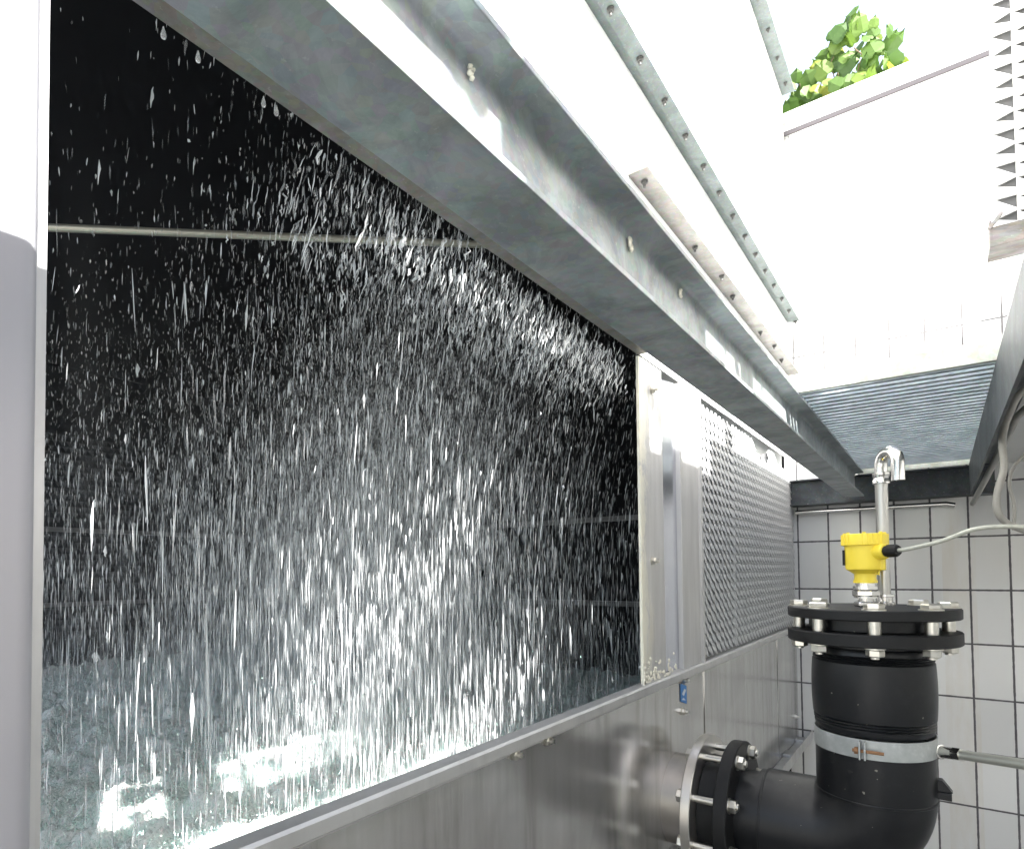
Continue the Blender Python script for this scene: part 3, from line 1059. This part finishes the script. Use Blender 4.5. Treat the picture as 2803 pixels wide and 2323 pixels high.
hp.append(Vector((vx, vy, .168)) + hd * 2 * rb_)
mt_ = MB().tube(hp, .0114, 28, caps=False)
mt_.tube([hp[-1] + Vector((0, 0, .03)), hp[-1]], .0102, 28, caps=False)
mt_.build('gooseneck', M['stainless_bright'], vent, smooth=True, fixn=False)

# ------------------------------------------------------------------ white zigzag louvre cassette, upper right
lc = thing('louvre_cassette', (.16, 1.6, .64), 'white zigzag louvre cassette hanging at the top right corner', 'louvre panel')
m = MB()
pz = .0675
cwid = .0355
x_l = .1040
yb, yf = 1.612, 1.60
for c in range(5):
    xa = x_l + c * cwid
    xb = xa + cwid
    for k in range(17):
        zt = .742 + k * pz - (.5 * pz if c % 2 else 0)
        m.prism([(xa, zt), (xb - .001, zt - .42 * pz), (xb - .001, zt - .46 * pz), (xa, zt - .60 * pz)], yf, yf + .005)
        m.prism([(xa, zt - .602 * pz), (xb - .001, zt - .80 * pz), (xb - .001, zt - pz + .0004), (xa, zt - pz + .0004)], yf, yf + .005)
    m.box(xb - .0009, xb + .0015, yf - .001, yb, .69, .742 + 16 * pz)
m.build('zigzag_ribs', M['white_plastic'], lc)
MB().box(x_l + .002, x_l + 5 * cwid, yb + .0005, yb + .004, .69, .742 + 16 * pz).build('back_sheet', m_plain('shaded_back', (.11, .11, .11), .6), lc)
MB().box(.093, .32, yf - .02, yf + .06, .640, .680).box(.093, .097, yf - .02, yb + .03, .680, .695).build('bottom_rail', m_galv('stained_rail', (.10, .085, .07), (.22, .21, .20), .6, 16, (.4, 1, 1), rust=.3, metal=0), lc, bevel=.004)
MB().prism([(.090, .680), (.112, .706), (.115, .702), (.095, .676)], yf - .024, yf - .014).build('bracket', M['strip'], lc)

# ------------------------------------------------------------------ vine over the wall top
vine = thing('climbing_vine', (-.3, 3.12, 1.9), 'sunlit green leafy vine growing over the top edge of the tiled wall', 'vine')
lm = MB()
outline = [(0, -.05), (.20, -.16), (.42, -.08), (.52, .16), (.46, .34), (.44, .56), (.22, .72), (0, .88), (-.22, .72), (-.44, .56), (-.46, .34), (-.52, .16), (-.42, -.08), (-.20, -.16)]


def leaf(m_, p, s, rx, rz, tilt):
    mt = Matrix.Translation(p) @ Matrix.Rotation(rz, 4, 'Z') @ Matrix.Rotation(tilt, 4, 'Y') @ Matrix.Rotation(rx, 4, 'X')
    vs = [mt @ Vector((x * s, .10 * s, z * s)) for x, z in outline]
    c = [mt @ Vector((0, 0, z * s)) for z in (-.05, .3, .62, 1.0)]
    n = len(outline)
    allv = vs + c
    fs = []
    ci = lambda i: n + min(3, max(0, int(round((outline[i][1]) * 3))))
    for i in range(n):
        j = (i + 1) % n
        a, b = ci(i), ci(j)
        if a == b:
            fs.append((i, j, a))
        else:
            fs.append((i, j, b, a))
    m_.add(allv, fs)


for k in range(165):
    u = random.random()
    x = -.53 + .42 * random.random()
    top = 2.50 - abs(x + .26) * .9
    z = 1.93 + (top - 1.99) * random.random() ** 1.1
    y = 3.10 + random.uniform(-.06, .10)
    leaf(lm, Vector((x, y, z)), random.uniform(.045, .090), random.uniform(-.5, .9), random.uniform(-.8, .8), random.uniform(-1.3, 1.3))
for k in range(60):
    leaf(lm, Vector((-.53 + .46 * random.random(), 3.08 + random.uniform(-.04, .06), 1.95 + .17 * random.random())), random.uniform(.045, .085), random.uniform(-.5, .9), random.uniform(-.8, .8), random.uniform(-1.3, 1.3))
for (x, z) in ((.03, 2.04), (.055, 2.05)):
    leaf(lm, Vector((x, 3.08, z)), .05, .4, .3, 1.1)
lm.build('foliage', M['leaf'], vine, fixn=False, smooth=False)
v2 = thing('climbing_vine', (.64, .2, 1.0), 'loose sparse leaves added out of view to dapple the sun patches', 'vine')  # unseen leaves put in to break up the edges of the sun patches
l2 = MB()
for k in range(95):
    yy = random.uniform(-.62, 1.0)
    leaf(l2, Vector((.60 + random.uniform(-.05, .05), yy, (1.07 if yy < -.2 else 1.22) + random.gauss(0, .09))), random.uniform(.03, .06), random.uniform(-.8, .8), random.uniform(-2, 2), random.uniform(-1.3, 1.3))
l2.build('foliage', M['leaf'], v2, fixn=False)
MB().tube(spline([(.61, -.7, .9), (.60, -.3, 1.1), (.61, .1, 1.16), (.60, .5, 1.2), (.61, 1.0, 1.24)], 6), .003, 6).build('stem', M['stem'], v2, smooth=True)
st = MB()
for k in range(7):
    x = -.50 + k * .045
    st.tube(spline([(x, 3.13, 1.4), (x + random.uniform(-.04, .04), 3.13, 1.98), (x + random.uniform(-.08, .12), 3.12, 2.2), (x + random.uniform(-.05, .08), 3.11, 2.30)], 5), [.004] * 8 + [.0025] * 8, 6)
st.build('stem', M['stem'], vine, smooth=True)

# ------------------------------------------------------------------ water surface
nx, ny = 330, 420
xs = -.507 - (np.linspace(0, 1, nx) ** 1.35) * (3.49 - .0)
ys = np.linspace(-.435, YE - .003, ny)
XX, YY = np.meshgrid(xs, ys, indexing='ij')
H = np.zeros_like(XX)
for k in range(90):
    lam = .016 * (14 ** rng.random())
    th = rng.random() * 2 * math.pi
    amp = .00085 * (lam / .03) ** .5
    kk = 2 * math.pi / lam
    ph = rng.random() * 7
    w = np.sin(kk * (XX * math.cos(th) + YY * math.sin(th)) + ph + .8 * np.sin(9 * XX + 7 * YY + ph))
    H += amp * w
H = H + .35 * np.abs(H) * np.sign(H)
H += rng.normal(0, .0014, H.shape)
for k in range(420):                       # drop craters with raised rings
    cx_ = -.55 - 3.2 * rng.random()
    cy_ = -.6 + 3.4 * rng.random()
    r2 = (XX - cx_) ** 2 + (YY - cy_) ** 2
    s_ = .012 + .02 * rng.random()
    rr2 = np.sqrt(r2)
    H += .005 * rng.random() * np.exp(-((rr2 - s_) / (s_ * .45)) ** 2) - .004 * np.exp(-r2 / (s_ * .6) ** 2)
Vw = np.stack([XX, YY, WATER + H], -1).reshape(-1, 3)
ii, jj = np.meshgrid(np.arange(nx - 1), np.arange(ny - 1), indexing='ij')
a = (ii * ny + jj).ravel()
Fw = np.stack([a, a + 1, a + ny + 1, a + ny], -1)[:, ::-1]
wo = np_mesh('water', Vw, Fw, M['water'], origin=(-2, 1, WATER), smooth=True)
tag(wo, 'churned pale green water in the basin under the falling drops', kind='structure')


# ------------------------------------------------------------------ falling water
def streaks(P, D, Lh, Rd, name, label, n_sec=4, sides=3, wv=.12, mat=None):
    """tapered, slightly wavy drops; P centre, D unit direction, Lh half length, Rd radius"""
    n = len(P)
    up = D
    ref = np.cross(up, np.array([.3, .9, .1]))
    ref /= np.linalg.norm(ref, axis=1)[:, None]
    bi = np.cross(up, ref)
    ts = np.linspace(-1, 1, n_sec)
    prof = np.array([.25, 1.0, .75, .15]) if n_sec == 4 else np.sin(np.linspace(.15, math.pi - .1, n_sec))
    V = []
    rot = rng.random(n) * 6.3
    for q, t in enumerate(ts):
        wob = rng.normal(0, wv, (n, 2)) * Rd[:, None]
        c = P + up * (t * Lh)[:, None] + ref * wob[:, :1] + bi * wob[:, 1:]
        rq = Rd * prof[q] * (.7 + .6 * rng.random(n))
        for s_ in range(sides):
            an = rot + 2 * math.pi * s_ / sides
            V.append(c + (ref * np.cos(an)[:, None] + bi * np.sin(an)[:, None]) * rq[:, None])
    V = np.stack(V, 1)                     # n, n_sec*sides, 3
    per = n_sec * sides
    F = []
    for q in range(n_sec - 1):
        for s_ in range(sides):
            s2 = (s_ + 1) % sides
            F.append((q * sides + s_, q * sides + s2, (q + 1) * sides + s2, (q + 1) * sides + s_))
    F = np.array(F)
    FF = (np.arange(n)[:, None, None] * per + F[None]).reshape(-1, 4)
    o = np_mesh(name, V.reshape(-1, 3), FF, mat or M['drops'], origin=(-2, 1, WATER), smooth=True)
    return tag(o, label, kind='stuff')


def fbm(p, s):
    return np.array([mnoise.fractal(Vector((a * s, b * s, c * s)), 1.0, 2.0, 3) for a, b, c in p])


N = 150000
cand = np.empty((0, 3))
have = 0
parts_ = []
while have < N:
    q = np.stack([-.58 - 3.25 * rng.random(90000), -.42 + 3.2 * rng.random(90000), WATER + .01 + 1.68 * rng.random(90000)], -1)
    # a plume of heavy rain stands in the middle of the rain space, thinning to its sides
    along = -q[:, 0] * .723 + q[:, 1] * .691
    side = (q[:, 0] * .691 + q[:, 1] * .723)
    w = .135 + .865 * np.exp(-((side - .06 - .10 * (q[:, 2] - .1)) / (.17 + .155 * along)) ** 2)
    cur = .5 + .5 * np.sin(q[:, 0] * 7.1 + 1.3 * np.sin(q[:, 1] * 3.3)) * np.sin(q[:, 1] * 8.7 + 2.0 * np.sin(q[:, 0] * 2.9))
    cur2 = .5 + .5 * np.sin(q[:, 0] * 23 + 2.3 * np.sin(q[:, 1] * 9.3)) * np.sin(q[:, 1] * 27 + 3.0 * np.sin(q[:, 0] * 6.9))
    w *= (.40 + .60 * cur) * (.5 + .5 * cur2)
    w *= np.where(q[:, 0] > -.70, .4, 1.0)
    # the rain stands back from the opening; only a thin veil falls in front
    depth = -q[:, 0] * .60 + q[:, 1] * .80
    dd = np.clip((depth - 1.55) / .75, 0, 1)
    veil = .10 + .10 * np.clip((q[:, 1] - .3) / .5, 0, 1) + .9 * np.exp(-((q[:, 1] - 1.02) / .34) ** 2 - ((q[:, 0] + 1.15) / .45) ** 2)
    veil = np.clip(veil, 0, 1)
    w *= veil + (1 - veil) * dd * dd * (3 - 2 * dd)
    w *= np.clip(1.15 - .30 * (q[:, 2] + .3), .6, 1.3)
    q = q[rng.random(len(q)) < w]
    parts_.append(q)
    have += len(q)
P = np.concatenate(parts_)[:N]
near = np.exp(-(-.5 - P[:, 0]) / .8)
slant = .01 + .30 * near * np.clip((P[:, 1] - .3) / .9, 0, 1.0) * np.clip((P[:, 2] + .05) / .45, 0, 1)
# sparse, tumbling small drops higher up; long straight streaks lower down
fall = np.clip((.75 - P[:, 2]) / 1.1, 0, 1)
js = .022 + .07 * (1 - fall) ** 1.5
D = np.stack([-slant + rng.normal(0, 1, N) * js * .8, rng.normal(0, 1, N) * js * .8, -np.ones(N)], -1)
D /= np.linalg.norm(D, axis=1)[:, None]
Lh = (.006 + .019 * fall) * np.exp(rng.normal(0, .5, N))
Rd = .00092 * np.exp(rng.normal(0, .42, N))
big = rng.random(N) < .025
Rd[big] *= 2.2
streaks(P, D, Lh, Rd, 'falling_water', 'curtain of falling water drops filling the dark opening')

# coarse drops close to the opening
Nb = 420
Pb = np.stack([-.56 - .5 * rng.random(Nb), .05 + 1.5 * rng.random(Nb), WATER + .1 + 1.2 * rng.random(Nb)], -1)
Db = np.stack([-.12 + rng.normal(0, .14, Nb), rng.normal(0, .12, Nb), -np.ones(Nb)], -1)
Db /= np.linalg.norm(Db, axis=1)[:, None]
streaks(Pb, Db, .006 * np.exp(rng.normal(0, .5, Nb)), .0011 * np.exp(rng.normal(0, .4, Nb)), 'near_drops', 'scattered larger drops flying close behind the opening', 7, 6, .3)

# ragged strands torn off under the casing lip at the far end
Ns = 2300
fy_ = rng.random(Ns) ** .7
Ps = np.stack([-.515 - .18 * rng.random(Ns) ** 1.7, .38 + 0.82 * fy_, .450 - .065 * rng.random(Ns) ** 1.6 - .05 * fy_ ** 2 * rng.random(Ns)], -1)
Ds = np.stack([-.32 + rng.normal(0, .14, Ns), rng.normal(0, .12, Ns), -np.ones(Ns)], -1)
Ds /= np.linalg.norm(Ds, axis=1)[:, None]
streaks(Ps, Ds, .007 * np.exp(rng.normal(0, .5, Ns)), .0009 * np.exp(rng.normal(0, .4, Ns)), 'torn_strands', 'ragged slanting strands of water just under the casing edge', 6, 4, .6)

# spray and splashes over the surface
Nm = 170000
hm = np.where(rng.random(Nm) < .82, rng.exponential(.009, Nm), rng.exponential(.055, Nm))
Pm = np.stack([-.55 - 3.3 * rng.random(Nm) ** 1.1, -.42 + 3.2 * rng.random(Nm), WATER + .002 + hm], -1)
Dm = rng.normal(0, 1, (Nm, 3)) * np.where(hm < .03, 1.0, .4)[:, None] * np.array([1, 1, .55]) + np.where(hm < .03, 0.0, 1.0)[:, None] * np.array([0, 0, 1.0])
Dm /= np.linalg.norm(Dm, axis=1)[:, None]
streaks(Pm, Dm, .0022 * np.exp(rng.normal(0, .5, Nm)), .0011 * np.exp(rng.normal(0, .35, Nm)), 'spray', 'fine white spray and froth hopping over the water surface', mat=M['froth'])
Nj = 260
Pj = np.stack([-.6 - 1.6 * rng.random(Nj), .0 + 2.2 * rng.random(Nj), np.full(Nj, WATER + .012)], -1)
Dj = np.stack([rng.normal(0, .25, Nj), rng.normal(0, .25, Nj), np.ones(Nj)], -1)
Dj /= np.linalg.norm(Dj, axis=1)[:, None]
Lj = .010 + .014 * rng.random(Nj)
Pj[:, 2] += Lj * .6
streaks(Pj, Dj, Lj, .0022 * np.exp(rng.normal(0, .3, Nj)), 'splash_jets', 'small upright splash jets standing on the water', 7, 7)

# fine mist hanging in the rain space
def m_mist():
    t = NT('fine_mist')
    t.t.nodes.remove(t.b)
    v = t.n('ShaderNodeVolumePrincipled')
    v.inputs['Color'].default_value = (.93, .96, .98, 1)
    v.inputs['Density'].default_value = .03
    v.inputs['Anisotropy'].default_value = .1
    t.l(v.outputs[0], t.out.inputs['Volume'])
    return t.m


tag(MB().box(-3.95, WX - .06, -.43, YE - .04, WATER - .10, 1.12).build('mist', m_mist(), None, origin=(-2.2, .8, WATER)), 'faint pale mist hanging in the rain space', kind='stuff')
lowm = MB().box(-3.94, WX - .07, -.42, YE - .05, WATER + .012, WATER + .20).build('low_mist', m_mist(), None, origin=(-2.2, .8, WATER))
lowm.data.materials[0].node_tree.nodes['Principled Volume'].inputs['Density'].default_value = .10
tag(lowm, 'denser splash mist lying just over the churned water', kind='stuff')

# hanging drops on the casing lip
dm = MB().lathe([(.0005, .0062), (.0010, .004), (.0019, .001), (.0023, -.0015), (.0018, -.0035), (.0005, -.0045)], (0, 0, 0), 'Z', 14)
d0 = dm.build('hanging_drop', M['clear'], None, smooth=True)
spots = [(.2385, 'hanging water drop nearest the upper end of the casing lip'), (.268, 'second hanging water drop down the casing lip'),
         (.332, 'third hanging water drop down the casing lip'), (.346, 'lowest of the hanging water drops on the casing lip')]
for k, (y, lb) in enumerate(spots):
    o = d0 if k == 0 else d0.copy()
    if k:
        col.objects.link(o)
    o.location = (WX - .004, y, CB - .008 + ZO)
    tag(o, lb, 'water drop', 'drops hanging from the casing lip')

for o in scene.objects:
    if '_L' in o:
        del o['_L']
